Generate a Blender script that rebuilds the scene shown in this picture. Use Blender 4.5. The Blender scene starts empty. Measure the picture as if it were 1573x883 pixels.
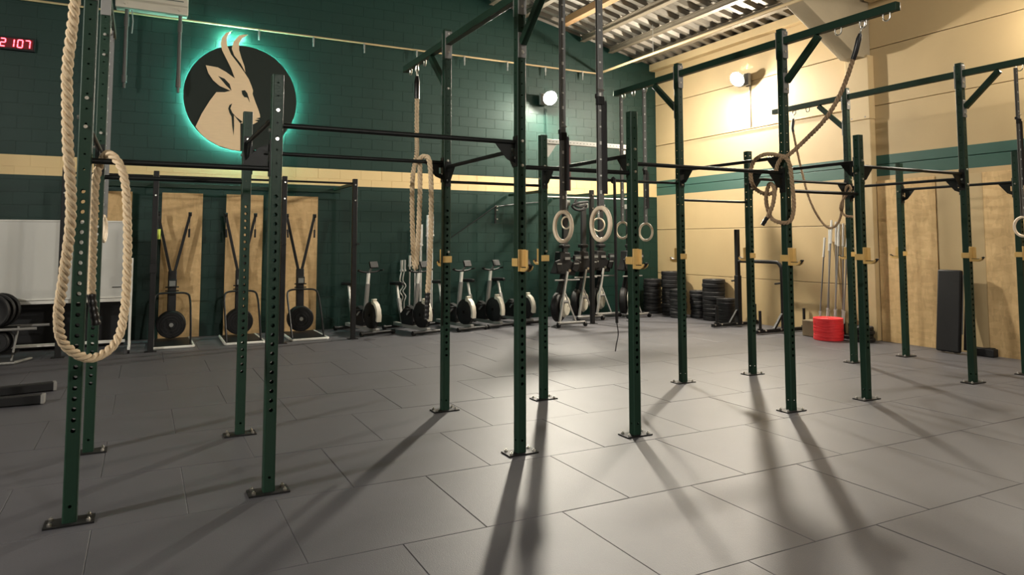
import bpy, bmesh, math, random
from mathutils import Vector, Matrix
random.seed(11)
sc = bpy.context.scene
COL = sc.collection
R = math.radians

# ------------------------------------------------------------------ camera
YAW, PITCH, FPX, CYPX = R(27.3637), R(4.00483), 1090.16, 293.9
fw = Vector((math.sin(YAW) * math.cos(PITCH), math.cos(YAW) * math.cos(PITCH), math.sin(PITCH)))
rt = Vector((math.cos(YAW), -math.sin(YAW), 0)); up = rt.cross(fw)
cd = bpy.data.cameras.new('camera'); cam = bpy.data.objects.new('camera', cd); COL.objects.link(cam)
m3 = Matrix((rt, up, -fw)).transposed(); cam.matrix_world = Matrix.Translation((0, 0, 1.6)) @ m3.to_4x4()
cd.sensor_width = 36; cd.sensor_fit = 'HORIZONTAL'; cd.lens = FPX / 1573 * 36
cd.shift_y = -(441.5 - CYPX) / 1573; cd.clip_start = .05; cd.clip_end = 100
sc.camera = cam
# ------------------------------------------------------------------ world, exposure
w = bpy.data.worlds.new('world'); sc.world = w; w.use_nodes = True
w.node_tree.nodes['Background'].inputs[0].default_value = (.85, .92, 1, 1)
w.node_tree.nodes['Background'].inputs[1].default_value = .02
vs = sc.view_settings
vs.view_transform = 'Standard'; vs.look = 'None'; vs.gamma = 1; vs.use_curve_mapping = False; vs.exposure = 0.42
# lamp list (wall floodlights of the hall): position, watts, colour, facing
LAMPS = [                                                 # side, position, strength, colour, wall normal, aim
    ('back',  (7.545, 12.82, 4.62), 900, (1, .92, .77), (0, -1, 0), (-.15, -1, -.52)),
    ('right', (10.32, 10.25, 4.79), 680, (1, .91, .76), (-1, 0, 0), (-1, -.15, -.62)),
    ('right', (10.32, 4.60, 4.98), 330, (1, .91, .76), (-1, 0, 0), (-1, 0, -.45)),
    ('left',  (-5.70, 3.30, 3.95), 660, (1, .95, .87), (1, 0, 0), (1, .35, .10)),
    ('front', (3.00, -4.70, 4.60), 480, (1, .95, .87), (0, 1, 0), (0, 1, .15)),
]
# room
YB, XR, XL, YFR = 13.15, 10.62, -6.0, -5.0
def ceil_z(x):
    return 5.70 + .217 * (10.62 - x) if x > 2.3 else 5.70 + .217 * (10.62 - 2.3) - .217 * (2.3 - x)

# ------------------------------------------------------------------ materials
MATS = {}
def mat(name, col, rough=.5, metal=0., var=.12, scale=6., bump=0., bscale=60., emit=0., spec=.5, stripe=None, stretch=(1, 1, 1)):
    if name in MATS: return MATS[name]
    m = bpy.data.materials.new(name); m.use_nodes = True; MATS[name] = m
    nt = m.node_tree; N = nt.nodes; L = nt.links; b = N['Principled BSDF']
    b.inputs['Roughness'].default_value = rough; b.inputs['Metallic'].default_value = metal
    b.inputs['Specular IOR Level'].default_value = spec
    geo = N.new('ShaderNodeNewGeometry'); mp = N.new('ShaderNodeMapping'); mp.inputs['Scale'].default_value = stretch
    L.new(geo.outputs['Position'], mp.inputs['Vector'])
    nz = N.new('ShaderNodeTexNoise'); nz.inputs['Scale'].default_value = scale; nz.inputs['Detail'].default_value = 5
    L.new(mp.outputs[0], nz.inputs['Vector'])
    mx = N.new('ShaderNodeMix'); mx.data_type = 'RGBA'
    c = Vector(col)
    mx.inputs['A'].default_value = (*(c * (1 - var)), 1); mx.inputs['B'].default_value = (*[min(1, x) for x in c * (1 + var)], 1)
    L.new(nz.outputs['Fac'], mx.inputs['Factor']); out = mx.outputs['Result']
    if stripe:                                   # painted band between two heights
        z0, z1, c2 = stripe
        sx = N.new('ShaderNodeSeparateXYZ'); L.new(geo.outputs['Position'], sx.inputs[0])
        g = N.new('ShaderNodeMath'); g.operation = 'GREATER_THAN'; g.inputs[1].default_value = z0; L.new(sx.outputs['Z'], g.inputs[0])
        l = N.new('ShaderNodeMath'); l.operation = 'LESS_THAN'; l.inputs[1].default_value = z1; L.new(sx.outputs['Z'], l.inputs[0])
        a = N.new('ShaderNodeMath'); a.operation = 'MULTIPLY'; L.new(g.outputs[0], a.inputs[0]); L.new(l.outputs[0], a.inputs[1])
        m2 = N.new('ShaderNodeMix'); m2.data_type = 'RGBA'; L.new(a.outputs[0], m2.inputs['Factor'])
        L.new(out, m2.inputs['A']); m2.inputs['B'].default_value = (*c2, 1); out = m2.outputs['Result']
    L.new(out, b.inputs['Base Color'])
    if bump:
        n2 = N.new('ShaderNodeTexNoise'); n2.inputs['Scale'].default_value = bscale; n2.inputs['Detail'].default_value = 4
        L.new(geo.outputs['Position'], n2.inputs['Vector'])
        bp = N.new('ShaderNodeBump'); bp.inputs['Strength'].default_value = bump; bp.inputs['Distance'].default_value = .01
        L.new(n2.outputs['Fac'], bp.inputs['Height']); L.new(bp.outputs[0], b.inputs['Normal'])
    if emit:
        b.inputs['Emission Color'].default_value = (*col, 1); b.inputs['Emission Strength'].default_value = emit
    return m
def osb(name='osb'):
    if name in MATS: return MATS[name]
    m = bpy.data.materials.new(name); m.use_nodes = True; MATS[name] = m
    nt = m.node_tree; N = nt.nodes; L = nt.links; b = N['Principled BSDF']; b.inputs['Roughness'].default_value = .75
    geo = N.new('ShaderNodeNewGeometry')
    cols = []
    for sc_, st in ((5, (1.6, 1.6, 4.2)), (7, (4.0, 4.0, 1.1))):
        mp = N.new('ShaderNodeMapping'); mp.inputs['Scale'].default_value = st; mp.inputs['Rotation'].default_value = (.3, .4, .2)
        L.new(geo.outputs['Position'], mp.inputs['Vector'])
        v = N.new('ShaderNodeTexVoronoi'); v.inputs['Scale'].default_value = sc_; L.new(mp.outputs[0], v.inputs['Vector'])
        s = N.new('ShaderNodeSeparateColor'); L.new(v.outputs['Color'], s.inputs[0]); cols.append(s.outputs[0])
    a = N.new('ShaderNodeMath'); a.operation = 'ADD'; L.new(cols[0], a.inputs[0]); L.new(cols[1], a.inputs[1])
    h = N.new('ShaderNodeMath'); h.operation = 'MULTIPLY'; h.inputs[1].default_value = .5; L.new(a.outputs[0], h.inputs[0])
    rp = N.new('ShaderNodeValToRGB'); e = rp.color_ramp.elements
    e[0].position = .1; e[0].color = (.54, .36, .17, 1); e[1].position = .9; e[1].color = (.68, .475, .235, 1)
    x = rp.color_ramp.elements.new(.5); x.color = (.62, .42, .20, 1)
    L.new(h.outputs[0], rp.inputs[0]); L.new(rp.outputs[0], b.inputs['Base Color'])
    bp = N.new('ShaderNodeBump'); bp.inputs['Strength'].default_value = .25; bp.inputs['Distance'].default_value = .004
    L.new(h.outputs[0], bp.inputs['Height']); L.new(bp.outputs[0], b.inputs['Normal'])
    return m

GREENW = (.0042, .029, .022); BEIGE = (.74, .55, .28)
M_backwall = mat('green_block_paint', GREENW, .5, spec=.35, var=.14, scale=2.2, bump=.12, bscale=45, stripe=(2.622, 2.930, BEIGE))
M_rightwall = mat('beige_panel_paint', (.47, .345, .180), .55, var=.10, scale=1.3, bump=.10, bscale=30, stripe=(2.655, 2.995, (.022, .085, .066)))
M_beige = mat('beige_paint', (.49, .365, .195), .55, var=.08, scale=2, bump=.08, bscale=40)
M_dark = mat('dark_wall_paint', (.10, .12, .11), .6, var=.1, scale=2)
M_concrete = mat('grey_concrete', (.30, .25, .17), .8, var=.15, scale=3, bump=.2, bscale=25)
M_rubber = mat('rubber_tile', (.078, .077, .086), .48, var=.18, scale=2.4, bump=.18, bscale=160, spec=.52)
M_under = mat('floor_gap', (.012, .012, .012), .9)
M_rigG = mat('rig_green_powder_coat', (.012, .034, .021), .42, spec=.24, var=.10, scale=9, bump=.06, bscale=220)
M_rigB = mat('rig_black_powder_coat', (.006, .0075, .007), .45, spec=.28, var=.10, scale=9)
M_black = mat('black_steel', (.008, .008, .0085), .5, spec=.3, var=.15, scale=10)
M_blackp = mat('black_plastic', (.0075, .0075, .008), .55, spec=.3, var=.12, scale=14)
M_bumper = mat('black_bumper_rubber', (.010, .010, .011), .55, spec=.35, var=.2, scale=18, bump=.05, bscale=120)
M_zinc = mat('zinc_bolt', (.72, .70, .66), .28, metal=1, var=.08, scale=40)
M_steel = mat('bright_steel', (.60, .59, .56), .38, metal=.45, var=.08, scale=20)
M_greysteel = mat('grey_painted_steel', (.20, .195, .185), .45, var=.1, scale=12)
M_galv = mat('galvanised_steel', (.26, .26, .245), .5, metal=.4, var=.2, scale=18)
M_deck = mat('roof_deck_steel', (.17, .155, .13), .45, metal=.35, var=.15, scale=5)
M_purlin = mat('purlin_dusty_steel', (.15, .125, .09), .6, metal=.1, var=.2, scale=5)
M_timber = mat('timber_purlin', (.26, .15, .065), .65, var=.25, scale=5, stretch=(8, .6, 8), bump=.1)
M_jcup = mat('j_cup_yellow_plate', (.66, .43, .15), .42, var=.12, scale=25)
M_rope = mat('manila_rope', (.64, .50, .33), .9, var=.22, scale=60, bump=.4, bscale=260)
M_ropeold = mat('brown_hemp_rope', (.34, .235, .14), .9, var=.25, scale=60, bump=.4, bscale=260)
M_tape = mat('black_rope_tape', (.012, .012, .013), .35, var=.2, scale=60)
M_wood = mat('birch_ring_wood', (.80, .66, .49), .45, var=.08, scale=12, stretch=(1, 1, 4))
M_strap = mat('grey_webbing', (.17, .17, .165), .75, var=.2, scale=70)
M_strapb = mat('black_webbing', (.016, .015, .016), .75, var=.2, scale=70)
M_white = mat('white_enamel', (.72, .71, .66), .35, var=.04, scale=6)
M_board = mat('whiteboard_surface', (.60, .60, .565), .30, var=.05, scale=1.5)
M_ivory = mat('ivory_casing', (.52, .49, .41), .4, var=.06, scale=6)
M_red = mat('red_plate_rubber', (.75, .028, .035), .42, var=.10, scale=14)
M_led = mat('red_led_segment', (1, .05, .07), .4, emit=9)
M_ledoff = mat('red_clock_window', (.16, .002, .010), .3, var=.1)
M_halo = mat('turquoise_led_strip', (.34, 1, .86), .5, emit=260)
M_disc = mat('logo_disc_paint', (.016, .024, .020), .6, spec=.25, var=.08, scale=5)
M_head = mat('logo_head_plywood', (.82, .63, .40), .6, var=.06, scale=6, stretch=(1, 1, 6))
M_mat = mat('black_vinyl_pad', (.009, .009, .0105), .55, spec=.3, var=.1, scale=8)
M_yellowtag = mat('yellow_grip', (.62, .72, .10), .5)
M_display = mat('monitor_screen', (.18, .19, .18), .25)
M_brown = mat('brown_box', (.20, .15, .09), .7)
M_osb = osb()
M_leg = mat('aluminium_leg', (.36, .355, .34), .4, metal=.4)
M_pipe = mat('dark_grey_pipe', (.07, .07, .065), .5)

# ------------------------------------------------------------------ mesh helpers
WL = {}                                                   # world location of empties / parts built in world coordinates
class MB:
    def __init__(s): s.v = []; s.f = []
    def add(s, vs, fs):
        o = len(s.v); s.v += [tuple(v) for v in vs]; s.f += [[i + o for i in f] for f in fs]; return s
    def box(s, c, d, rot=None):
        x, y, z = d[0] / 2, d[1] / 2, d[2] / 2
        p = [Vector(q) for q in ((-x, -y, -z), (x, -y, -z), (x, y, -z), (-x, y, -z), (-x, -y, z), (x, -y, z), (x, y, z), (-x, y, z))]
        if rot is not None: p = [rot @ q for q in p]
        c = Vector(c)
        return s.add([q + c for q in p], [(0, 3, 2, 1), (4, 5, 6, 7), (0, 1, 5, 4), (1, 2, 6, 5), (2, 3, 7, 6), (3, 0, 4, 7)])
    def bar(s, a, b, wd, ht, upv=(0, 0, 1)):
        a = Vector(a); b = Vector(b); d = (b - a).normalized(); u = Vector(upv)
        if abs(d.dot(u)) > .98: u = Vector((0, 1, 0))
        sd = d.cross(u).normalized(); u = sd.cross(d)
        p = []
        for q in (a, b):
            for i, j in ((-1, -1), (1, -1), (1, 1), (-1, 1)): p.append(q + sd * (i * wd / 2) + u * (j * ht / 2))
        return s.add(p, [(3, 2, 1, 0), (4, 5, 6, 7), (0, 1, 5, 4), (1, 2, 6, 5), (2, 3, 7, 6), (3, 0, 4, 7)])
    def cyl(s, a, b, r, r2=None, n=12):
        return s.tube([a, b], [r, r if r2 is None else r2], n)
    def tube(s, pts, r, n=8, closed=False):
        pts = [Vector(p) for p in pts]; k = len(pts)
        rr = r if isinstance(r, (list, tuple)) else [r] * k
        T = []
        for i in range(k):
            a = pts[(i - 1) % k] if closed or i > 0 else pts[i]
            b = pts[(i + 1) % k] if closed or i < k - 1 else pts[i]
            T.append((b - a).normalized())
        u = T[0].orthogonal().normalized(); o = len(s.v)
        for i in range(k):
            u = (u - T[i] * u.dot(T[i])).normalized(); q = T[i].cross(u)
            for j in range(n):
                a = 2 * math.pi * j / n; s.v.append(tuple(pts[i] + (u * math.cos(a) + q * math.sin(a)) * rr[i]))
        for i in range(k if closed else k - 1):
            i2 = (i + 1) % k
            for j in range(n): s.f.append([o + i * n + j, o + i * n + (j + 1) % n, o + i2 * n + (j + 1) % n, o + i2 * n + j])
        if not closed:
            s.f.append([o + j for j in reversed(range(n))]); s.f.append([o + (k - 1) * n + j for j in range(n)])
        return s
    def lathe(s, prof, c, axis=(0, 0, 1), n=24):           # closed profile of (radius, height) revolved about the axis
        ax = Vector(axis).normalized(); u = ax.orthogonal().normalized(); q = ax.cross(u); c = Vector(c); o = len(s.v); k = len(prof)
        for i in range(n):
            a = 2 * math.pi * i / n; d = u * math.cos(a) + q * math.sin(a)
            for r, h in prof: s.v.append(tuple(c + d * r + ax * h))
        for i in range(n):
            for j in range(k):
                s.f.append([o + i * k + j, o + ((i + 1) % n) * k + j, o + ((i + 1) % n) * k + (j + 1) % k, o + i * k + (j + 1) % k])
        return s
    def prism(s, poly, fn, d):                             # poly of 2-d points, fn maps to 3-d, d = thickness vector
        p = [Vector(fn(*q)) for q in poly]; d = Vector(d); k = len(p); o = len(s.v)
        s.v += [tuple(q) for q in p] + [tuple(q + d) for q in p]
        s.f.append([o + i for i in range(k)]); s.f.append([o + k + i for i in reversed(range(k))])
        for i in range(k): s.f.append([o + i, o + k + i, o + k + (i + 1) % k, o + (i + 1) % k])
        return s
    def mesh(s, name, m, ang=38, recenter=True):
        v = s.v; c = Vector((0, 0, 0))
        if recenter:
            lo = [min(p[i] for p in v) for i in range(3)]; hi = [max(p[i] for p in v) for i in range(3)]
            c = Vector([(a + b) / 2 for a, b in zip(lo, hi)])
        me = bpy.data.meshes.new(name); me.from_pydata([tuple(Vector(p) - c) for p in v], [], s.f); me.update()
        bm = bmesh.new(); bm.from_mesh(me); bmesh.ops.recalc_face_normals(bm, faces=bm.faces); bm.to_mesh(me); bm.free()
        me.polygons.foreach_set('use_smooth', [True] * len(me.polygons)); me.set_sharp_from_angle(angle=R(ang))
        me.materials.append(m); return me, c
    def build(s, name, m, parent=None, bevel=0., world=False):
        me, c = s.mesh(name, m); o = bpy.data.objects.new(name, me); COL.objects.link(o)
        off = WL.get(parent, Vector((0, 0, 0))) if world else Vector((0, 0, 0))
        if parent is not None: o.parent = parent
        o.location = c - off
        if parent is not None and not world and parent in WL and parent.type == 'MESH': o.location = c - PL[parent]
        WL[o] = c.copy(); PL[o] = c.copy()
        if bevel:
            b = o.modifiers.new('bevel', 'BEVEL'); b.width = bevel; b.segments = 2; b.limit_method = 'ANGLE'
        return o
PL = {}
def each(s, name, m, parent=None, bevel=0., world=False):
    n = len(s.v); p = list(range(n))
    def fd(a):
        while p[a] != a: p[a] = p[p[a]]; a = p[a]
        return a
    for f in s.f:
        for q in f[1:]: p[fd(q)] = fd(f[0])
    comp = {}
    for f in s.f: comp.setdefault(fd(f[0]), []).append(f)
    out = []
    for fs in comp.values():
        ids = sorted({i for f in fs for i in f}); mp = {i: k for k, i in enumerate(ids)}
        b = MB(); b.v = [s.v[i] for i in ids]; b.f = [[mp[i] for i in f] for f in fs]; out.append(b.build(name, m, parent, bevel, world))
    return out
MB.each = each
def tag(o, label=None, cat=None, group=None, kind=None):
    if label: o['label'] = label
    if cat: o['category'] = cat
    if group: o['group'] = group
    if kind: o['kind'] = kind
    return o
def thing(name, loc, label, cat, group=None, rz=0.):
    o = bpy.data.objects.new(name, None); COL.objects.link(o); o.location = loc; o.rotation_euler.z = rz; o.empty_display_size = .1
    WL[o] = Vector(loc); return tag(o, label, cat, group)
def copy_tree(o, parent=None):
    c = o.copy(); COL.objects.link(c); c.parent = parent
    for ch in list(o.children): copy_tree(ch, c)
    return c
def inst(name, me, loc, parent=None, rot=None):
    o = bpy.data.objects.new(name, me); COL.objects.link(o); o.parent = parent; o.location = loc
    if rot is not None: o.rotation_euler = rot
    return o
def relabel(o, label, group=None):
    o['label'] = label
    if group: o['group'] = group
    return o
def spline(pts, step):
    P = [Vector(p) for p in pts]; P = [P[0] * 2 - P[1]] + P + [P[-1] * 2 - P[-2]]; out = []
    for i in range(1, len(P) - 2):
        n = max(2, int((P[i + 1] - P[i]).length / step))
        for k in range(n):
            t = k / n; a, b, c, d = P[i - 1], P[i], P[i + 1], P[i + 2]
            out.append(.5 * ((2 * b) + (c - a) * t + (2 * a - 5 * b + 4 * c - d) * t * t + (3 * b - a - 3 * c + d) * t ** 3))
    out.append(P[-2]); return out

# ================================================================== STRUCTURE
# floor: sub-base + one slab per rubber tile (running bond)
bm = MB().box(((XL + XR + .2) / 2, (YFR + YB) / 2, -.06), (XR + .2 - XL, YB - YFR, .08))
floor = tag(bm.build('floor', M_under, world=True), 'grey rubber tiled gym floor', 'floor', kind='structure')
TP = .985
def tile_mesh(wd, dp):
    b = MB(); x, y, c = wd / 2 - .0012, dp / 2 - .0012, .003
    b.add([(-x, -y, -.03), (x, -y, -.03), (x, y, -.03), (-x, y, -.03), (-x, -y, -c), (x, -y, -c), (x, y, -c), (-x, y, -c),
           (-x + c, -y + c, 0), (x - c, -y + c, 0), (x - c, y - c, 0), (-x + c, y - c, 0)],
          [(0, 1, 5, 4), (1, 2, 6, 5), (2, 3, 7, 6), (3, 0, 4, 7), (4, 5, 9, 8), (5, 6, 10, 9), (6, 7, 11, 10), (7, 4, 8, 11), (8, 9, 10, 11)])
    return b.mesh('floor_tile', M_rubber, recenter=False)[0]
tcache = {}
for j in range(-2, 11):
    y0 = 2.73 + .98 * j; y1 = min(y0 + .98, YB)
    if y1 - y0 < .1: continue
    sh = 2.255 if j % 2 == 0 else 2.7475
    for i in range(-9, 10):
        x0 = sh + TP * i; x1 = x0 + TP
        x0c, x1c = max(x0, XL), min(x1, XR)
        if x1c - x0c < .06: continue
        # only what lies inside a generous view wedge is tiled one by one
        cx, cy = (x0c + x1c) / 2, (y0 + y1) / 2
        if cx < -1.1 - .28 * cy or cx > 2.2 + 2.1 * cy: continue
        k = (round(x1c - x0c, 3), round(y1 - y0, 3))
        if k not in tcache: tcache[k] = tile_mesh(*k)
        o = inst('tile', tcache[k], (cx, cy, random.uniform(-.0012, .0008)), floor); o.location -= floor.location
bmr = MB()                                               # rest of the floor, out of view
for a in ((XL, -4.6, YFR, YB), (XL, XR, YFR, .77)):
    bmr.box(((a[0] + a[1]) / 2, (a[2] + a[3]) / 2, -.016), (a[1] - a[0], a[3] - a[2], .02))
bmr.each('floor_rest', M_rubber, floor, world=True)

# back wall: painted blocks
bm = MB()
bm.add([(XL, YB + .0035, -.1), (XR + .2, YB + .0035, -.1), (XR + .2, YB + .0035, 5.66), (2.3, YB + .0035, 7.50), (XL, YB + .0035, 5.70),
        (XL, YB + .2, -.1), (XR + .2, YB + .2, -.1), (XR + .2, YB + .2, 5.66), (2.3, YB + .2, 7.50), (XL, YB + .2, 5.70)],
       [(0, 1, 2, 3, 4), (9, 8, 7, 6, 5), (0, 5, 6, 1), (1, 6, 7, 2), (2, 7, 8, 3), (3, 8, 9, 4), (4, 9, 5, 0)])
wall_back = tag(bm.build('wall_back', M_backwall, world=True), 'dark green painted block wall with a beige band', 'wall', kind='structure')
BW, BH = .40, .196
def block(b, cx, z0, wd, pr):
    x, h, c, y = wd / 2 - .0006, BH - .0012, .003, YB
    b.add([(cx - x, y + .008, z0), (cx + x, y + .008, z0), (cx + x, y + .008, z0 + h), (cx - x, y + .008, z0 + h),
           (cx - x + c, y - pr, z0 + c), (cx + x - c, y - pr, z0 + c), (cx + x - c, y - pr, z0 + h - c), (cx - x + c, y - pr, z0 + h - c)],
          [(4, 5, 6, 7), (0, 1, 5, 4), (1, 2, 6, 5), (2, 3, 7, 6), (3, 0, 4, 7)])
bl = []
for j in range(0, 36):
    z0 = .004 + j * BH
    for i in range(-7, 27):
        x0 = i * BW + (BW / 2 if j % 2 else 0); x1 = min(x0 + BW, XR)
        if x1 - x0 < .05 or z0 + BH > min(ceil_z(x0), ceil_z(x1)) - .1: continue
        bl.append(((x0 + x1) / 2, z0, x1 - x0))
bl.sort(key=lambda q: (q[0] - 7.2) ** 2 + 1.2 * (q[1] - 3.0) ** 2)
one = MB(); block(one, 0, 0, BW, .0002); blk = one.mesh('block', M_backwall)[0]
cb = Vector((0, YB + .0025, (BH - .0012) / 2)); rest = MB(); n1 = 0
for cx, z0, wd in bl:
    if n1 < 300 and abs(wd - BW) < 1e-4:
        o = inst('block', blk, Vector((cx, YB + .0039 + random.uniform(-.0004, .0004), z0 + (BH - .0012) / 2)) - WL[wall_back], wall_back); n1 += 1
    else: block(rest, cx, z0, wd, .0002 + random.uniform(-.0004, .0004))
tag(rest.build('block_field', M_backwall, wall_back, world=True), kind='stuff')

# right wall: big horizontal concrete panels between columns
bm = MB().box((XR + .16, (YFR + YB) / 2, 2.82), (.14, YB - YFR + .4, 5.8))
wall_right = tag(bm.build('wall_right', M_dark, world=True), 'beige concrete panel wall with a green band', 'wall', kind='structure')
ZJ = [-.1, .868, 1.862, 2.842, 3.818, 4.775, 5.72]; YJ = [YFR, 1.75, 7.72, YB + .19]
for a in range(3):
    for k in range(6):
        z0, z1, y0, y1 = ZJ[k] + .004, ZJ[k + 1] - .004, YJ[a] + .004, YJ[a + 1] - .004
        MB().box((XR + .045, (y0 + y1) / 2, (z0 + z1) / 2), (.09, y1 - y0, z1 - z0)).build('panel', M_rightwall, wall_right, bevel=.006, world=True)
wl = tag(MB().box((XL - .1, (YFR + YB) / 2, 2.8), (.2, YB - YFR + .4, 5.9)).build('wall_left', mat('left_wall_paint', (.30, .27, .20), .6, var=.08), world=True),
         'plain painted side wall', 'wall', kind='structure')
wf = tag(MB().add([(XL, YFR, -.1), (XR + .2, YFR, -.1), (XR + .2, YFR, 5.7), (2.3, YFR, 7.5), (XL, YFR, 5.7), (XL, YFR - .2, -.1), (XR + .2, YFR - .2, -.1), (XR + .2, YFR - .2, 5.7), (2.3, YFR - .2, 7.5), (XL, YFR - .2, 5.7)],
              [(0, 1, 2, 3, 4), (9, 8, 7, 6, 5), (0, 5, 6, 1), (1, 6, 7, 2), (2, 7, 8, 3), (3, 8, 9, 4), (4, 9, 5, 0)]).build('wall_front', mat('front_wall_paint', (.34, .30, .22), .6, var=.08), world=True),
         'plain painted wall opposite the logo wall', 'wall', kind='structure')
# column, its cap joint, eave trim, sloping roof girder
def trim(n, b, m, label, bevel=0.):
    return tag(b.build(f'trim_{n}', m, world=True, bevel=bevel), label, 'trim', kind='structure')
col = trim(1, MB().box((10.555, 7.735, 1.80), (.13, .42, 3.60)), M_beige, 'beige concrete column on the right wall', .01)
trim(2, MB().box((10.55, 7.735, 4.13), (.145, .43, 1.06)), M_beige, 'upper beige column section under the roof girder', .008)
cx = MB()
for y in (7.60, 7.85): cx.cyl((10.474, y, 3.64), (10.484, y, 3.64), .012, n=8)
cx.each('column_bolt', M_greysteel, col, world=True)
g = MB().prism([(10.62, 4.62), (10.30, 4.62), (8.95, 5.42), (6.2, 6.13), (2.3, 7.0), (2.3, 7.47), (10.62, 5.70)], lambda x, z: (x, 7.57, z), (0, .33, 0))
trim(3, g, M_concrete, 'grey concrete roof girder meeting the column', .012)
trim(4, MB().box((10.53, (7.95 + YB) / 2, 5.66), (.18, YB - 7.95, .16)), M_beige, 'beige eave ledge under the roof edge', .01)
trim(5, MB().box((10.50, 5.0, 5.62), (.2, 5.0, .16)), M_beige, 'beige eave ledge beyond the girder', .01)

# corrugated roof: trapezoid ribs running down the slope, purlins under it
def deck_half(xa, xb):
    b = MB(); prof = []; y = YFR - .1; pt = .30
    while y < YB + .1:
        prof += [(y, .0), (y + .09, .0), (y + .13, .07), (y + .26, .07)]; y += pt
    for x in (xa, xb):
        for yy, h in prof: b.v.append((x, min(yy, YB + .18), ceil_z(x) + h))
    k = len(prof)
    for i in range(k - 1): b.f.append([i, i + 1, k + i + 1, k + i])
    return b
ceiling = tag(deck_half(10.75, 2.3).build('ceiling', M_deck, world=True), 'corrugated steel roof deck on purlins', 'ceiling', kind='structure')
deck_half(2.3, XL - .1).build('far_roof_slope', M_deck, ceiling, world=True)
MB().add([(10.8, YFR - .2, 5.83), (2.3, YFR - .2, 7.66), (2.3, YB + .2, 7.66), (10.8, YB + .2, 5.83), (XL - .2, YFR - .2, 5.83), (XL - .2, YB + .2, 5.83)],
         [(0, 1, 2, 3), (1, 4, 5, 2)]).build('roof_skin', M_dark, ceiling, world=True)
for k, x in enumerate([9.98, 9.30, 8.55, 7.80, 7.05, 6.30, 5.5, 4.7, 3.9, 3.1]):
    z = ceil_z(x); tm = abs(x - 7.80) < .01
    b = MB()
    if tm: b.box((x, 6.35, z - .075), (.16, 12.6, .15))
    else:
        b.box((x, 6.6, z - .010), (.12, 13.0, .016)); b.box((x, 6.6, z - .060), (.035, 13.0, .10)); b.box((x, 6.6, z - .112), (.12, 13.0, .016))
    b.build('purlin', M_timber if tm else M_purlin, ceiling, world=True, bevel=.006 if tm else 0)
# wall conduits
def pipe(name, pts, r, m, label, cat='pipe', clips=()):
    t = thing(name, pts[0], label, cat); MB().tube(pts, r, 8).build('tube', m, t, world=True)
    for c in clips:
        b = MB().box((c[0], c[1], c[2]), (.03, .03, .10)); b.cyl((c[0], c[1], c[2] - .05), (c[0], c[1], c[2] - .13), .014, n=8); b.build('hanger_clip', M_galv, t, world=True)
    return t
pipe('wall_pipe', [(-2.6, 13.08, 5.35), (9.0, 13.08, 5.35)], .018, M_beige, 'thin beige pipe with hanging clips along the green wall', 'pipe',
     [(x, 13.06, 5.29) for x in (1.70, 2.65, 3.60, 4.65, 5.67, 6.65, 7.57, 8.52)])
t = pipe('ceiling_pipe', [(9.0, 13.08, 5.37), (9.0, -4.8, 5.37)], .028, M_beige, 'beige pipe hung below the roof, running from the green wall', 'pipe')
for y in (11.2, 5.0): MB().cyl((9.0, y, 5.38), (9.0, y, 5.97), .006, n=6).build('hanger_rod', M_galv, t, world=True)
pipe('lamp_conduit', [(7.62, 13.12, 4.45), (7.62, 13.12, 3.5)], .012, M_backwall, 'thin vertical conduit below the lamp on the green wall', 'conduit')
pipe('lamp_conduit', [(10.60, 10.20, 4.70), (10.60, 10.20, 3.83)], .012, M_greysteel, 'thin vertical conduit below the lamp on the beige wall', 'conduit')
pipe('wall_conduit', [(10.60, 13.1, 3.83), (10.60, 9.7, 3.83), (10.60, 9.55, 3.84), (10.60, 7.96, 3.84)], .010, M_beige, 'thin conduit running along a joint of the beige wall', 'conduit')

# ================================================================== LAMPS
GR = .14
def lamp(i, side, loc, wt, colr, face, label, tilt):
    L_ = Vector(loc); fv = Vector(face)
    t = thing('wall_floodlight', L_, label, 'lamp', 'wall floodlights')
    bk = L_ - fv * .15
    ax = (lambda a, b, c: (a, b, c)) if abs(fv.y) > .5 else (lambda a, b, c: (b, a, c))
    MB().box(bk - fv * .03, ax(.30, .07, .24)).build('housing', M_greysteel, t, .01, world=True)
    b = MB()
    for k in range(6): b.box(bk - fv * .075 + Vector((0, 0, -.09 + .036 * k)), ax(.26, .03, .008))
    b.each('cooling_fin', M_greysteel, t, world=True)
    wallp = L_ - fv * .29
    b = MB(); b.bar(bk + Vector((0, 0, -.02)), wallp + Vector((0, 0, -.06)), .03, .03); b.box(wallp + Vector((0, 0, -.06)), ax(.10, .02, .10)); b.build('bracket', M_greysteel, t, world=True)
    gm = mat(f'lamp_glass_{i}', colr, .4, emit=wt / (2 * math.pi ** 2 * GR * GR)); tv = Vector(tilt).normalized()
    pr = [(GR * math.cos(a), GR * .42 * math.sin(a)) for a in [R(2 + 84 * q / 6) for q in range(7)]]
    MB().lathe(pr + [(.004, pr[-1][1]), (.004, 0)], L_, tv, 24).build('glass_lens', gm, t, world=True)
    MB().lathe([(.02, -.07), (GR * .8, -.06), (GR * 1.08, -.02), (GR * 1.08, .004), (.02, -.002)], L_, tv, 28).build('lamp_bowl', M_greysteel, t, world=True)
    return t
LL = ['glowing floodlight on the green back wall', 'glowing floodlight on the beige right wall under the roof',
      'floodlight on the beige right wall outside the picture', 'floodlight on the plain left side wall', 'floodlight on the wall opposite the logo']
for i, (s, p, wt, c, fc, tl) in enumerate(LAMPS): lamp(i, s, p, wt, c, fc, LL[i], tl)

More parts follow.
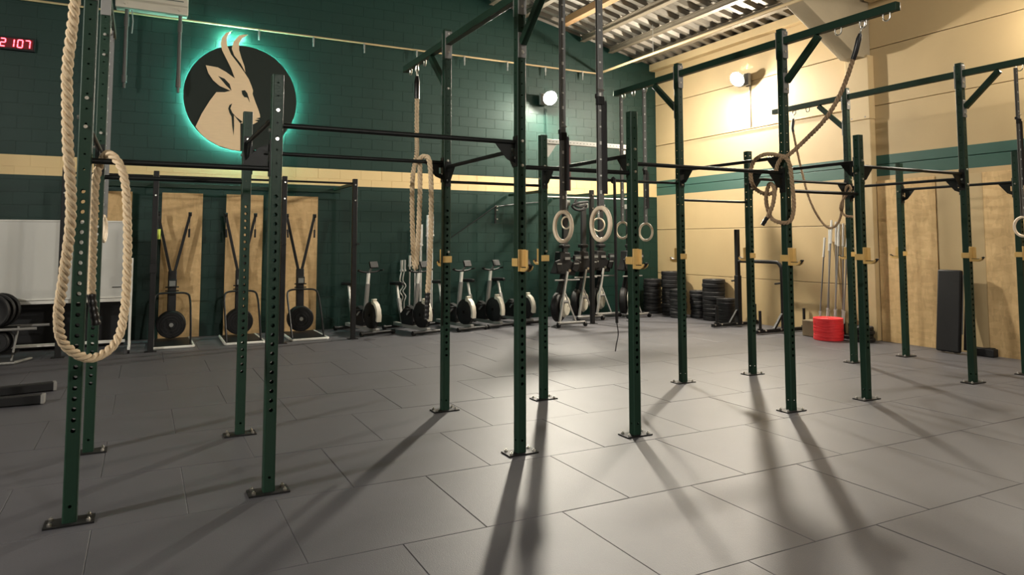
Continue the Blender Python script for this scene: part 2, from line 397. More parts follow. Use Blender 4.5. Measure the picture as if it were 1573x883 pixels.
# ================================================================== TRAINING RIG
PX = [-.3245, .7575, 2.583, 3.664, 5.490, 6.569, 8.402, 9.488]; PYF, PYK = 4.859, 6.380; PS = .074
HT, HS = 3.67, 2.70
rig = thing('training_rig', ((PX[0] + PX[7]) / 2, (PYF + PYK) / 2, 0), 'long green and black steel training rig of perforated uprights bolted to the floor', 'rig')
RO = WL[rig]
def upright_mesh(H):
    b = MB(); s = PS / 2; c = .009; wd = s - c
    def strip(fn, big):
        cells = []; z = 0.
        hs = [(.10, .009)]
        if big: hs += [(.52 + .0596 * k, .0125) for k in range(24)]
        zz = 2.02
        while zz < H - .04: hs.append((zz, .0062)); zz += .0894
        for hz, r in hs:
            hh = .0298 if r > .01 else .02
            if hz - hh > z + .001: cells.append((z, hz - hh, 0, 0))
            cells.append((max(z, hz - hh), hz + hh, hz, r)); z = hz + hh
        cells.append((z, H, 0, 0))
        for z0, z1, hz, r in cells:
            o = len(b.v)
            b.v += [fn(-wd, z0), fn(wd, z0), fn(wd, z1), fn(-wd, z1)]
            if not r: b.f.append([o, o + 1, o + 2, o + 3]); continue
            n = 12
            for k in range(n):
                a = -3 * math.pi / 4 + 2 * math.pi * k / n; b.v.append(fn(r * math.cos(a), hz + r * math.sin(a)))
            for q in range(4): b.f.append([o + q, o + (q + 1) % 4] + [o + 4 + (3 * q + j) % n for j in (3, 2, 1, 0)])
    strip(lambda u, z: (u, -s, z), True); strip(lambda u, z: (-u, s, z), True)
    strip(lambda u, z: (s, u, z), False); strip(lambda u, z: (-s, -u, z), False)
    for qx, qy, a0 in ((1, 1, 0), (-1, 1, 90), (-1, -1, 180), (1, -1, 270)):
        o = len(b.v)
        for k in range(4):
            a = R(a0 + 30 * k)
            for z in (0, H): b.v.append((qx * wd + c * math.cos(a), qy * wd + c * math.sin(a), z))
        for k in range(3): b.f.append([o + 2 * k, o + 2 * k + 2, o + 2 * k + 3, o + 2 * k + 1])
    me = bpy.data.meshes.new('upright'); me.from_pydata(b.v, [], b.f)
    bm = bmesh.new(); bm.from_mesh(me); bmesh.ops.remove_doubles(bm, verts=bm.verts, dist=1e-5)
    bmesh.ops.recalc_face_normals(bm, faces=bm.faces); bm.to_mesh(me); bm.free()
    me.polygons.foreach_set('use_smooth', [True] * len(me.polygons)); me.set_sharp_from_angle(angle=R(40)); me.materials.append(M_rigG)
    return me
UM = {True: upright_mesh(HT), False: upright_mesh(HS)}
pb = MB(); pb.box((0, 0, .005), (.25, .14, .010)); PLATE = pb.mesh('base_plate', M_black, recenter=False)[0]
bb = MB(); bb.cyl((0, 0, 0), (0, 0, .013), .013, n=6); bb.cyl((0, 0, .013), (0, 0, .022), .006, n=8); ANCH = bb.mesh('anchor_bolt', M_zinc, recenter=False)[0]
hb = MB(); hb.cyl((0, 0, 0), (0, -.012, 0), .0135, .011, n=8); BOLT = hb.mesh('bolt', M_zinc, recenter=False)[0]
capm = {}
BZ = {0: (3.60, 3.22, 3.06, 2.44, 2.27), 1: (2.46, 2.27), 2: (3.62, 3.44, 3.08, 2.375, 2.185), 3: (2.375, 2.185), 4: (3.62, 3.44, 2.42, 2.25), 5: (2.43, 2.24), 6: (3.62, 3.44, 2.42, 2.25), 7: (2.40, 2.24)}
UP = {}
for i, x in enumerate(PX):
    for row, y in enumerate((PYF, PYK)):
        tall = i % 2 == 0
        u = inst('upright', UM[tall], Vector((x, y, 0)) - RO, rig); UP[(i, row)] = u
        inst('base_plate', PLATE, (0, 0, 0), u)
        for sx in (-.095, .095):
            for sy in (-.045, .045): inst('anchor_bolt', ANCH, (sx, sy, .010), u)
        for z in BZ[i]: inst('bolt', BOLT, (0, -PS / 2, z), u)
        inst('bolt', BOLT, (-PS / 2, 0, BZ[i][-1] + .06), u, (0, 0, -math.pi / 2))
        if row == 1 and i >= 2: inst('bolt', BOLT, (.012, -PS / 2, 1.497), u)
        MB().box((0, 0, (HT if tall else HS) - .003), (PS - .012, PS - .012, .004)).build('top_cap', M_rigB, u) if (i, row) in () else None
def gusset(par, p, d, m, flip=1):                     # triangular plate below a bar end; p at the post face, d = direction away from the post
    d = Vector(d); n = Vector((-d.y, d.x, 0)); p = Vector(p)
    poly = [(0, .015), (.19, .0), (.075, -.135), (0, -.165), (0, -.115), (.04, -.105), (.04, -.05), (0, -.045)]
    MB().prism(poly, lambda a, z: tuple(p + d * a + Vector((0, 0, z * flip)) - n * .004), n * .008).build('gusset', m, par, world=True)
    MB().prism([(-.033, .05), (.033, .05), (.033, -.19), (-.033, -.19)], lambda a, z: tuple(p + n * a + Vector((0, 0, z * flip))), d * .007).build('end_plate', m, par, world=True)
def pull_bar(a, b, z, y=None, x=None, r=.0175, g=(1, 1), m=None, flip=1, name='pull_up_bar'):
    m = m or M_rigB; h = PS / 2
    if y is not None: p, q = Vector((a + h, y, z)), Vector((b - h, y, z))
    else: p, q = Vector((x, a + h, z)), Vector((x, b - h, z))
    o = MB().cyl(p, q, r, n=14).build(name, m, rig, world=True); d = (q - p).normalized()
    if g[0]: gusset(o, p, d, m, flip)
    if g[1]: gusset(o, q, -d, m, flip)
    return o
pull_bar(PX[0], PX[1], 2.074, y=PYF, g=(0, 1), flip=-1); pull_bar(PX[0], PX[1], 2.10, y=PYK, g=(0, 0))
pull_bar(PX[1], PX[2], 2.366, y=PYF, g=(0, 1)); pull_bar(PX[1], PX[2], 2.357, y=PYK)
pull_bar(PX[2], PX[3], 2.176, y=PYF, g=(0, 0)); pull_bar(PX[2], PX[3], 2.173, y=PYK, r=.014, g=(0, 0))
pull_bar(PX[3], PX[4], 2.256, y=PYF, g=(0, 1)); pull_bar(PX[3], PX[4], 2.266, y=PYK, r=.014, g=(0, 0))
pull_bar(PX[4], PX[5], 2.085, y=PYF, r=.0165, g=(0, 0)); pull_bar(PX[4], PX[5], 2.073, y=PYK, r=.014, g=(0, 0))
pull_bar(PX[5], PX[6], 2.376, y=PYF); pull_bar(PX[5], PX[6], 2.366, y=PYK)
for i, z in enumerate((2.30, 2.437, 2.315, 2.330, 2.414, 2.423, 2.322, 2.324)):
    pull_bar(PYF, PYK, z, x=PX[i], r=.0175, name='cross_bar')
# high cantilever beams with braces and eyelets on the tall pairs
EYE = MB()
EYE.tube([Vector((0, .032 * math.cos(a), -.030 + .032 * math.sin(a))) for a in [math.pi * (1 + k / 8) for k in range(9)]], .006, 6)
EYE.tube([(0, -.032, -.030), (0, -.032, .004)], .006, 6); EYE.tube([(0, .032, -.030), (0, .032, .004)], .006, 6)
EYE = EYE.mesh('eyelet', M_zinc, recenter=False)[0]
YE0, YE1, ZBM = 3.645, 7.63, 3.545
EF = (4.22, 3.97, 3.75); EB = (7.00, 7.24, 7.45)
for i in (0, 2, 4, 6):
    x = PX[i]; h = PS / 2
    for k, (a, b) in enumerate(((YE0, PYF - h), (PYF + h, PYK - h), (PYK + h, YE1))):
        o = MB().box((x, (a + b) / 2, ZBM), (.062, b - a, .072)).build('cantilever_beam', M_rigG, rig, .004, world=True)
        for yy in (EF if k == 0 else EB if k == 2 else ()):
            inst('eyelet', EYE, Vector((x, yy, ZBM - .036)) - PL[o], o)
        for yy, s in ((a, 1), (b, -1)):
            if k == 0 and s == 1 or k == 2 and s == -1: continue
            MB().box((x, yy + s * .005, 3.51), (.070, .010, .27)).build('mounting_plate', M_greysteel, o, .003, world=True)
    for s, yp in ((-1, PYF - h), (1, PYK + h)):
        o = MB().bar((x, yp + s * .012, 3.145), (x, yp + s * .395, 3.495), .052, .060).build('brace', M_rigG, rig, .004, world=True)
        MB().box((x, yp + s * .005, 3.13), (.070, .010, .20)).build('mounting_plate', M_greysteel, o, .003, world=True)
        b = MB()
        for zz in (3.07, 3.19): b.cyl((x, yp + s * .010, zz), (x, yp + s * .022, zz), .011, n=8)
        b.each('brace_bolt', M_zinc, o, world=True)

# ------------------------------------------------------------------ J-cups
def jcup(loc, rz, label):
    t = thing('j_cup', loc, label, 'j-cup', 'yellow j-cups hung on the rig', rz)
    h = PS / 2
    MB().box((-.004, -h - .007, .015), (.066, .012, .168)).build('face_plate', M_jcup, t, .003)
    b = MB(); b.box((0, h + .006, 0), (PS + .016, .008, .062)); b.box((-h - .006, 0, 0), (.008, PS + .018, .062)); b.build('sleeve_band', M_jcup, t, .002)
    poly = [(-h - .013, -.069), (-.12, -.069), (-.158, -.052), (-.172, -.030), (-.160, -.024), (-.138, -.040), (-h - .013, -.040)]
    b = MB(); b.prism(poly, lambda y, z: (-.026, y, z), (.012, 0, 0)); b.prism(poly, lambda y, z: (.014, y, z), (.012, 0, 0)); b.each('hook_plate', M_jcup, t, .002)
    MB().box((.024, -h - .030, .03), (.008, .034, .13)).build('side_plate', M_jcup, t, .002)
    MB().prism([(-h - .013, -.052), (-.120, -.055), (-.158, -.046), (-.185, -.018), (-.172, -.012), (-.138, -.034), (-h - .013, -.034)],
               lambda y, z: (-.0135, y, z), (.027, 0, 0)).build('liner', M_blackp, t)
    return t
JL = {2: 'beside the hanging gym rings', 3: 'right of the hanging gym rings', 4: 'on the tall post with the coiled rope', 5: 'on the short post above the red plates', 6: 'on the tall post before the black bench', 7: 'on the short end post at the right picture edge'}
JB = {2: 'by the barbell stand', 3: 'left of the upright rowers', 4: 'before the plate stacks', 5: 'by the squat yoke', 6: 'near the leaning barbells', 7: 'before the board-clad wall'}
for i in range(2, 8):
    jcup((PX[i], PYF, 1.437), 0, 'yellow j-cup facing the room, ' + JL[i])
    jcup((PX[i], PYK, 1.425), math.pi, 'yellow j-cup on a rear post facing away, ' + JB[i])

# ------------------------------------------------------------------ ropes
def rope(path, rad, m, label, tape=None, eye=None, step=.012, pitch=None, group=None):
    t = thing('climbing_rope', path[0] if eye is None else eye, label, 'rope', group)
    P = spline(path, step); pitch = pitch or rad * 5.2; n = len(P); d = [0]
    for i in range(1, n): d.append(d[-1] + (P[i] - P[i - 1]).length)
    T = [(P[min(i + 1, n - 1)] - P[max(i - 1, 0)]).normalized() for i in range(n)]
    u = T[0].orthogonal().normalized(); fr = []
    for i in range(n): u = (u - T[i] * u.dot(T[i])).normalized(); fr.append((u.copy(), T[i].cross(u)))
    end = d[-1] - (tape or 0); b = MB()
    for k in range(3):
        pts = []
        for i in range(n):
            if d[i] > end + step: break
            a = 2 * math.pi * (k / 3 - d[i] / pitch); pts.append(P[i] + (fr[i][0] * math.cos(a) + fr[i][1] * math.sin(a)) * rad * .58)
        b.tube(pts, rad * .47, 7)
    b.build('strands', m, t, world=True)
    if tape:
        pts = [P[i] for i in range(n) if d[i] >= end]; k = len(pts)
        MB().tube(pts, [rad * (.98 + .10 * math.sin(j * 1.9)) for j in range(k)], 10).build('taped_end', M_tape, t, world=True)
    if eye:
        e = Vector(eye); p0 = Vector(path[0]); b = MB(); dv = p0 - e; L_ = dv.length; dv.normalize()
        q = dv.orthogonal().normalized(); a = e; sg = 0
        k = max(2, int(L_ * .45 / .055))
        for j in range(k):
            cpt = e + dv * (.02 + .055 * j); sidev = q if j % 2 else dv.cross(q)
            b.tube([cpt + dv * (.034 * math.cos(x)) + sidev * (.018 * math.sin(x)) for x in [2 * math.pi * z / 12 for z in range(12)]], .0055, 6, closed=True)
        b.each('chain_link', M_zinc, t, world=True)
        s0 = e + dv * (.02 + .055 * k - .03)
        MB().tube([s0, s0 + (p0 - s0) * .3, p0, p0 + (Vector(path[1]) - p0).normalized() * .06], [rad * .7, rad * 1.2, rad * 1.15, rad * 1.12], 10).build('rope_sleeve', M_tape, t, world=True)
    return t
rope([(-.3245, 3.87, 3.20), (-.326, 3.87, 2.738), (-.344, 3.87, 2.423), (-.342, 3.88, 2.301), (-.332, 3.9, 2.058), (-.314, 3.95, 1.817), (-.317, 4.0, 1.632), (-.343, 4.1, 1.411), (-.364, 4.2, 1.213),
      (-.339, 4.3, 1.071), (-.228, 4.42, .98), (-.12, 4.55, 1.042), (-.084, 4.65, 1.23), (-.083, 4.72, 1.563), (-.101, 4.77, 1.87), (-.127, 4.8, 2.018), (-.171, 4.83, 2.097), (-.21, 4.87, 2.121),
      (-.239, 4.925, 2.091), (-.262, 4.93, 2.012), (-.272, 4.935, 1.874), (-.270, 4.94, 1.485), (-.266, 4.94, 1.273), (-.235, 4.94, 1.10)],
     .0245, M_rope, 'pale twisted climbing rope looped up over the bar beside the whiteboard', .19, (-.3245, 3.87, 3.49))
rope([(2.583, 7.235, 3.20), (2.583, 7.236, 2.796), (2.483, 6.95, 2.511), (2.391, 6.8, 2.257), (2.352, 6.7, 1.923), (2.335, 6.6, 1.475), (2.32, 6.5, 1.34), (2.328, 6.47, 1.477), (2.342, 6.45, 2.038),
      (2.332, 6.43, 2.287), (2.322, 6.40, 2.384), (2.351, 6.365, 2.405), (2.379, 6.31, 2.366), (2.397, 6.3, 2.155), (2.4, 6.3, 1.724), (2.384, 6.3, 1.297), (2.373, 6.3, 1.128), (2.362, 6.3, .875)],
     .0245, M_rope, 'pale twisted climbing rope draped over the bar before the barbell stand', .25, (2.583, 7.24, 3.49))
rope([(5.49, 4.055, 3.25), (5.49, 4.19, 2.961), (5.49, 4.368, 2.726), (5.49, 4.589, 2.563), (5.449, 4.775, 2.421), (5.400, 4.82, 2.415), (5.42, 4.949, 2.445), (5.41, 5.054, 2.449), (5.41, 5.174, 2.396),
      (5.41, 5.221, 2.269), (5.41, 5.182, 2.142), (5.41, 5.066, 2.069), (5.41, 4.944, 2.068), (5.41, 4.885, 2.165), (5.41, 4.888, 2.305), (5.40, 4.80, 2.40), (5.44, 4.76, 2.335), (5.46, 4.75, 2.124),
      (5.47, 4.75, 1.909), (5.42, 4.77, 1.779), (5.4, 4.935, 1.802), (5.39, 4.995, 1.918), (5.38, 4.998, 2.045), (5.37, 4.937, 2.156), (5.36, 4.876, 2.088), (5.36, 4.896, 1.964), (5.36, 4.947, 1.865), (5.36, 5.032, 1.76)],
     .0205, M_ropeold, 'brown climbing rope swung sideways and coiled around a tall rig post', .10, (5.49, 3.97, 3.50))
rope([(8.4, 7.276, 3.25), (8.38, 7.203, 2.971), (8.36, 7.095, 2.581), (8.34, 6.968, 2.199), (8.33, 6.806, 1.918), (8.33, 6.652, 1.78), (8.33, 6.506, 1.839), (8.33, 6.428, 2.039), (8.33, 6.401, 2.23),
      (8.33, 6.337, 2.34), (8.331, 6.29, 2.294), (8.32, 6.354, 2.21), (8.32, 6.427, 2.126), (8.32, 6.451, 2.022), (8.32, 6.384, 1.941), (8.365, 6.30, 1.922)],
     .0185, M_ropeold, 'thin brown rope hanging in a deep curve above the leaning barbells', None, (8.402, 7.24, 3.49), step=.02)

# ------------------------------------------------------------------ gym rings
def gym_ring(top, zc, label, rz=0., Rm=.103, rr=.0148, buckle=None, tail=None, wood=None, sw=.040):
    x, y, zt = top; t = thing('gymnastic_ring', (x, y, zc - Rm - rr), label, 'gym ring', 'wooden rings on straps'); o = WL[t]
    c, s = math.cos(rz), math.sin(rz)
    pts = [Vector((x + Rm * math.cos(a) * s, y + Rm * math.cos(a) * c, zc + Rm * math.sin(a))) for a in [2 * math.pi * k / 36 for k in range(36)]]
    MB().tube(pts, rr, 12, closed=True).build('ring', wood or M_wood, t, world=True)
    b = MB(); zt2 = zc + Rm
    for off in (-.010, .010):
        b.box((x, y + off, (zt + zt2) / 2), (sw, .004, zt - zt2 - .02))
    st = b.each('strap', M_strap, t, world=True)[0]
    MB().tube([Vector((x, y + .018 * math.cos(a), zt2 + .022 * math.sin(a))) for a in [2 * math.pi * k / 12 for k in range(12)]], .0032, 6, closed=True).build('strap_loop', M_strapb, t, world=True)
    z = zt2 + .10; k = 0
    while z < zt - .05:
        MB().box((x - .004, y - .0135, z), (.014, .002, .010 if k % 3 else .022)).build('printed_mark', M_white, st, world=True); z += .105; k += 1
    if buckle:
        b = MB(); b.box((x, y - .006, buckle), (.050, .034, .055)); b.box((x, y + .010, buckle + .035), (.046, .028, .03)); b.build('buckle', M_blackp, t, .004, world=True)
        MB().tube([(x - .02, y - .02, buckle + .07), (x + .02, y - .02, buckle + .07)], .006, 8).build('buckle_pin', M_zinc, t, world=True)
        if tail: MB().box((x + .022, y - .020, (buckle + tail) / 2), (.038, .004, buckle - tail)).build('strap_tail', M_strapb, t, world=True)
    return t
gym_ring((2.583, 4.22, 3.50), 1.700, 'left wooden ring of the near hanging pair on a marked grey strap', -.06, buckle=2.33, tail=1.95)
gym_ring((2.583, 3.76, 3.50), 1.709, 'right wooden ring of the near hanging pair below a black buckle', .0, buckle=2.50, tail=1.90)
gym_ring((5.49, 7.02, 3.50), 1.712, 'wooden ring hanging before the corner, right of its partner', -.2, buckle=2.45, tail=2.0)
gym_ring((5.49, 7.50, 3.50), 1.740, 'wooden ring half hidden behind a rig post near the upright rowers', -.3)
gym_ring((8.402, 4.26, 3.50), 1.755, 'wooden ring at the right picture edge before the board-clad wall', .2, buckle=2.9, tail=2.2)
gym_ring((PX[0], 7.24, 3.50), 1.72, 'pale ring hanging in front of the whiteboard behind the left posts', .1)
gym_ring((PX[0], 7.50, 3.50), 1.70, 'second pale ring just behind the one at the whiteboard', .1)
gym_ring((7.95, 11.65, 3.46), 1.92, 'small distant ring seen through the near right ring', -.55, Rm=.125)
gym_ring((7.20, 11.65, 3.46), 1.95, 'small distant ring seen behind the near left ring', -.3, Rm=.115)

# a black band hanging from the rear bar
bd = thing('hanging_band', (4.55, 6.345, .42), 'long black band hanging from a rear bar beside the upright rowers', 'band')
MB().tube(spline([(4.55, 6.355, 2.285), (4.55, 6.35, 2.0), (4.555, 6.35, 1.3), (4.56, 6.35, .72)], .1), .016, 8).build('band', M_strapb, bd, world=True)
MB().tube([(4.55, 6.38 + .030 * math.cos(a), 2.266 + .030 * math.sin(a)) for a in [2 * math.pi * k / 14 for k in range(14)]], .009, 6, closed=True).build('bar_loop', M_strapb, bd, world=True)
MB().tube(spline([(4.56, 6.35, .72), (4.57, 6.34, .60), (4.545, 6.34, .50), (4.53, 6.34, .42)], .04), .006, 6).build('loose_end', M_strapb, bd, world=True)

# ================================================================== WALL FITTINGS
# logo sign
lg = thing('wall_logo', (1.44, 13.05, 3.15), 'round backlit logo of a horned antelope head on the green wall', 'logo sign')
MB().cyl((1.44, 13.045, 4.09), (1.44, 13.075, 4.09), .93, n=72).build('disc', M_disc, lg, .003, world=True)
HEAD = [(1.253, 5.26), (1.154, 5.206), (1.093, 5.115), (1.07, 5.006), (1.097, 4.895), (1.166, 4.761), (1.249, 4.599), (1.319, 4.42), (1.172, 4.519), (1.04, 4.584), (.846, 4.601), (.888, 4.473), (.968, 4.355), (1.074, 4.267), (1.254, 4.199), (1.155, 4.164), (1.025, 4.152), (.927, 3.998), (.806, 3.764), (.714, 3.53), (.789, 3.426), (.893, 3.335), (1.075, 3.235), (1.285, 3.175), (1.436, 3.162), (1.424, 3.644), (1.512, 3.645), (1.646, 3.647), (1.715, 3.695), (1.655, 3.714), (1.741, 3.738), (1.676, 3.747), (1.749, 3.773), (1.745, 3.819), (1.715, 3.912), (1.664, 4.037), (1.614, 4.177), (1.621, 4.235), (1.598, 4.305), (1.546, 4.43), (1.479, 4.532), (1.352, 4.702), (1.242, 4.839), (1.181, 4.975), (1.162, 5.09), (1.186, 5.176)]
HORN = [(1.516, 5.224), (1.44, 5.215), (1.366, 5.189), (1.279, 5.068), (1.253, 4.943), (1.296, 4.828), (1.405, 4.697), (1.484, 4.553), (1.468, 4.652), (1.416, 4.791), (1.373, 4.93), (1.37, 5.045), (1.413, 5.143)]
EYEP = [(1.431, 4.217), (1.484, 4.231), (1.525, 4.183), (1.548, 4.113), (1.572, 4.023), (1.527, 4.105), (1.479, 4.107), (1.443, 4.155)]
THROAT = [(1.283, 3.98), (1.239, 3.942), (1.223, 3.884), (1.243, 3.814), (1.279, 3.746), (1.296, 3.578), (1.321, 3.421), (1.325, 3.58), (1.317, 3.778), (1.424, 3.644), (1.463, 3.67), (1.35, 3.752), (1.29, 3.818), (1.257, 3.887)]
EARL = [(1.044, 4.436), (1.149, 4.399), (1.235, 4.312), (1.267, 4.201), (1.178, 4.283), (1.111, 4.361)]
def plate(name, poly, y, th, m, par):
    return MB().prism(poly, lambda x, z: (x, y, z), (0, th, 0)).build(name, m, par, world=True)
hd = plate('antelope_head', HEAD, 13.030, .015, M_head, lg); plate('far_horn', HORN, 13.032, .013, M_head, lg)
plate('eye', EYEP, 13.027, .003, M_disc, hd); plate('throat_line', THROAT, 13.027, .003, M_disc, hd); plate('ear_line', EARL, 13.027, .003, M_disc, hd)
b = MB(); b.tube([(1.44 + .87 * math.cos(a), 13.095, 4.09 + .87 * math.sin(a)) for a in [2 * math.pi * k / 64 for k in range(64)]], .009, 6, closed=True)
b.tube([(1.10, 13.06, 4.98), (1.11, 13.06, 5.08), (1.16, 13.06, 5.17), (1.22, 13.06, 5.225)], .008, 6); b.tube([(1.31, 13.06, 4.98), (1.33, 13.06, 5.09), (1.40, 13.06, 5.17), (1.47, 13.06, 5.205)], .008, 6)
b.each('led_strip', M_halo, lg, world=True)
b = MB()
for a in (45, 135, 225, 315): b.cyl((1.44 + .6 * math.cos(R(a)), 13.075, 4.09 + .6 * math.sin(R(a))), (1.44 + .6 * math.cos(R(a)), 13.15, 4.09 + .6 * math.sin(R(a))), .012, n=8)
b.each('standoff', M_zinc, lg, world=True)
# red clock reading 21:07
ck = thing('led_clock', (-1.93, 13.1, 4.5), 'black wall clock with glowing red digits 21 07', 'clock')
MB().box((-1.93, 13.11, 4.64), (.66, .07, .21)).build('case', M_blackp, ck, .006, world=True)
MB().box((-1.91, 13.073, 4.64), (.56, .006, .15)).build('window', M_ledoff, ck, world=True)
SEG = {'2': 'abged', '1': 'bc', '0': 'abcdef', '7': 'abc'}
def digit(ch, x):
    d = MB(); W, H, z = .043, .058, 4.64; y = 13.067; sk = .06
    s = {'a': ((-1, 2), (1, 2)), 'b': ((1, 2), (1, 0)), 'c': ((1, 0), (1, -2)), 'd': ((-1, -2), (1, -2)), 'e': ((-1, 0), (-1, -2)), 'f': ((-1, 2), (-1, 0)), 'g': ((-1, 0), (1, 0))}
    for k in SEG[ch]:
        (ax, az), (bx, bz) = s[k]; sh = .86
        mx, mz = (ax + bx) / 2, (az + bz) / 2
        p = [(mx + (qx - mx) * sh, mz + (qz - mz) * sh) for qx, qz in ((ax, az), (bx, bz))]
        d.bar((x + p[0][0] * W * .72 + sk * p[0][1] * H * .5, y, z + p[0][1] * H * .5), (x + p[1][0] * W * .72 + sk * p[1][1] * H * .5, y, z + p[1][1] * H * .5), .0145, .006, (0, 1, 0))
    d.build('digit', M_led, ck, world=True)
for ch, x in zip('2107', (-2.015, -1.905, -1.795, -1.70)): digit(ch, x)
# air unit above the logo
ac = thing('air_heater', (.0, 12.95, 5.30), 'ivory air heating unit on the green wall at the top edge', 'air unit')
b = MB().prism([(13.14, 5.38), (12.62, 5.30), (12.62, 5.42), (12.66, 5.47), (12.66, 6.05), (13.14, 6.05)], lambda y, z: (-.52, y, z), (1.05, 0, 0)); b.build('casing', M_ivory, ac, .012, world=True)
for k in range(7): MB().box((0, 12.655, 5.53 + .07 * k), (.92, .03, .014), Matrix.Rotation(R(25), 3, 'X')).build('louvre', M_dark, ac, world=True)
for x in (-.38, .40): MB().cyl((x, 12.62, 5.37), (x, 12.585, 5.37), .022, n=12).build('knob', M_ivory, ac, world=True)
for x in (-.36, .42):
    o = MB().cyl((x, 12.80, 5.34), (x, 12.80, 4.22), .030, n=12).build('drop_pipe', M_pipe, ac, world=True)
    b = MB(); b.cyl((x, 12.80, 4.25), (x, 12.80, 4.13), .040, n=10); b.cyl((x, 12.80, 4.13), (x, 12.80, 4.04), .022, n=10); b.cyl((x, 12.80, 5.2), (x, 12.80, 5.05), .038, n=10); b.build('pipe_fitting', M_pipe, o, world=True)
MB().tube([(-.29, 12.82, 5.34), (-.27, 12.84, 5.15), (-.28, 12.84, 4.95)], .010, 6).build('small_hose', M_greysteel, ac, world=True)
# OSB boards on the back wall behind the ski machines
for k, (x0, x1, z0, nm) in enumerate([(-1.15, -.19, 1.0, 'tall board panel on the green wall behind the whiteboard'), (.25, .87, .005, 'tall board panel behind the leftmost ski machine'), (1.245, 1.85, .005, 'tall board panel behind the middle ski machine'), (2.238, 2.80, .005, 'tall board panel behind the rightmost ski machine')]):
    tag(MB().box(((x0 + x1) / 2, 13.125, (z0 + 2.405) / 2), (x1 - x0, .022, 2.405 - z0)).build('osb_panel', M_osb, world=True), 'unpainted strand ' + nm, 'board', 'strand boards on the green wall')
for k, (y0, y1, nm) in enumerate([(6.56, 7.51, 'strand board panel on the beige wall beside the column'), (3.2, 5.87, 'strand board panel on the beige wall right of the black bench')]):
    tag(MB().box((10.598, (y0 + y1) / 2, 1.29), (.024, y1 - y0, 2.58)).build('osb_panel', M_osb, world=True), nm, 'board', 'strand boards on the right wall')
tag(MB().box((10.604, 6.215, 1.29), (.014, .67, 2.58)).build('wall_board', M_beige, world=True), 'pale painted board between two strand boards', 'board')
# bracket's shadow line built as a dark tube, and hook, on the green wall
wc = thing('wall_shadow_line', (6.40, 13.1, 2.0), 'black solid line for a bracket shadow, at a small hook on the green wall', 'shadow_line')
MB().tube(spline([(5.42, 13.10, 1.67), (5.9, 13.10, 1.98), (6.38, 13.10, 2.30), (6.44, 13.10, 2.31), (7.0, 13.10, 2.38), (7.62, 13.10, 2.44)], .06), .011, 6).build('shadow_line', M_black, wc, world=True)
MB().bar((6.40, 13.11, 2.34), (6.40, 13.11, 1.96), .03, .02).build('hook_plate', M_black, wc, world=True)
b = MB()
for z in (2.24, 2.05, 2.31): b.cyl((6.43, 13.10, z), (6.43, 13.08, z), .016, n=8)
b.each('hook_screw', M_zinc, wc, world=True)

# ================================================================== BACK-WALL RACKS (black)
def rack(xs, y, tops, label, bars, tall=()):
    t = thing('wall_rack', ((xs[0] + xs[-1]) / 2, y, 0), label, 'rack')
    for x, tp in zip(xs, tops):
        o = MB().box((x, y, tp / 2), (.075, .075, tp)).build('post', M_black, t, .006, world=True)
        MB().box((x, y, .005), (.16, .12, .01)).build('base_plate', M_black, o, world=True)
        b = MB()
        for z in (tp - .10, tp - .36): b.cyl((x, y - .038, z), (x, y - .052, z), .013, n=8)
        b.each('bolt', M_zinc, o, world=True)
        o2 = MB().box((x, (y + 13.11) / 2, min(tp, 2.63) - .08), (.05, 13.09 - y, .05)).build('wall_arm', M_rigG, t, world=True)
    for p, q, r, m in bars: MB().cyl(p, q, r, n=10).build('pull_up_bar', m, t, world=True)
    return t
xs = [-1.00, .135, 1.96, 3.09]
rk = rack(xs, 11.65, [2.63] * 4, 'black wall-mounted pull-up rack around the ski machines', [((xs[k] + .04, 11.65, 2.555), (xs[k + 1] - .04, 11.65, 2.555), .017, M_black) for k in range(3)])
MB().box((1.05, 13.09, 2.525), (4.3, .05, .075)).build('wall_rail', M_rigG, rk, .004, world=True)
MB().box((xs[2], 11.59, 1.55), (.06, .05, .03)).build('safety_peg', M_black, rk, world=True); MB().box((xs[3] + .05, 11.62, 1.55), (.05, .05, .03)).build('safety_peg', M_black, rk, world=True)
MB().box((xs[1], 11.60, 1.2), (.09, .04, .12)).build('pin_block', M_black, rk, world=True)
xs2 = [6.72, 7.79, 8.72]
rk2 = rack(xs2, 11.65, [3.62, 2.60, 3.62], 'tall wall rack with a perforated top beam behind the upright rowers', [((6.76, 11.65, 2.44), (7.75, 11.65, 2.44), .015, M_steel), ((7.83, 11.65, 2.44), (8.68, 11.65, 2.44), .015, M_steel)])
o = MB().box((7.72, 11.65, 3.50), (1.92, .07, .085)).build('perforated_beam', M_galv, rk2, .004, world=True)
b = MB()
for k in range(24): b.cyl((6.82 + .078 * k, 11.615, 3.50), (6.82 + .078 * k, 11.612, 3.50), .010, n=8)
b.each('beam_hole', M_under, o, world=True)
for x, s in ((6.76, 1), (8.68, -1)): MB().prism([(0, 3.46), (.24 * s, 3.46), (.05 * s, 3.20), (0, 3.20)], lambda a, z: (x + a, 11.646, z), (0, .008, 0)).build('gusset', M_galv, o, world=True)
tag(MB().tube(spline([(7.40, 11.60, 2.42), (7.36, 11.58, 2.30), (7.46, 11.57, 2.26), (7.62, 11.58, 2.30), (7.58, 11.58, 2.22), (7.40, 11.58, 2.20), (7.30, 11.58, 2.27), (7.42, 11.57, 2.33), (7.66, 11.59, 2.36)], .03), .026, 7).build('resistance_band', M_strapb, world=True), 'black resistance band bundled on the bar above the rowers', 'band')
tag(MB().box((7.30, 11.66, 3.02), (.035, .006, .90)).build('hanging_strap', mat('dark_red_webbing', (.06, .012, .012), .8), world=True), 'thin dark strap hanging from the perforated beam', 'strap')

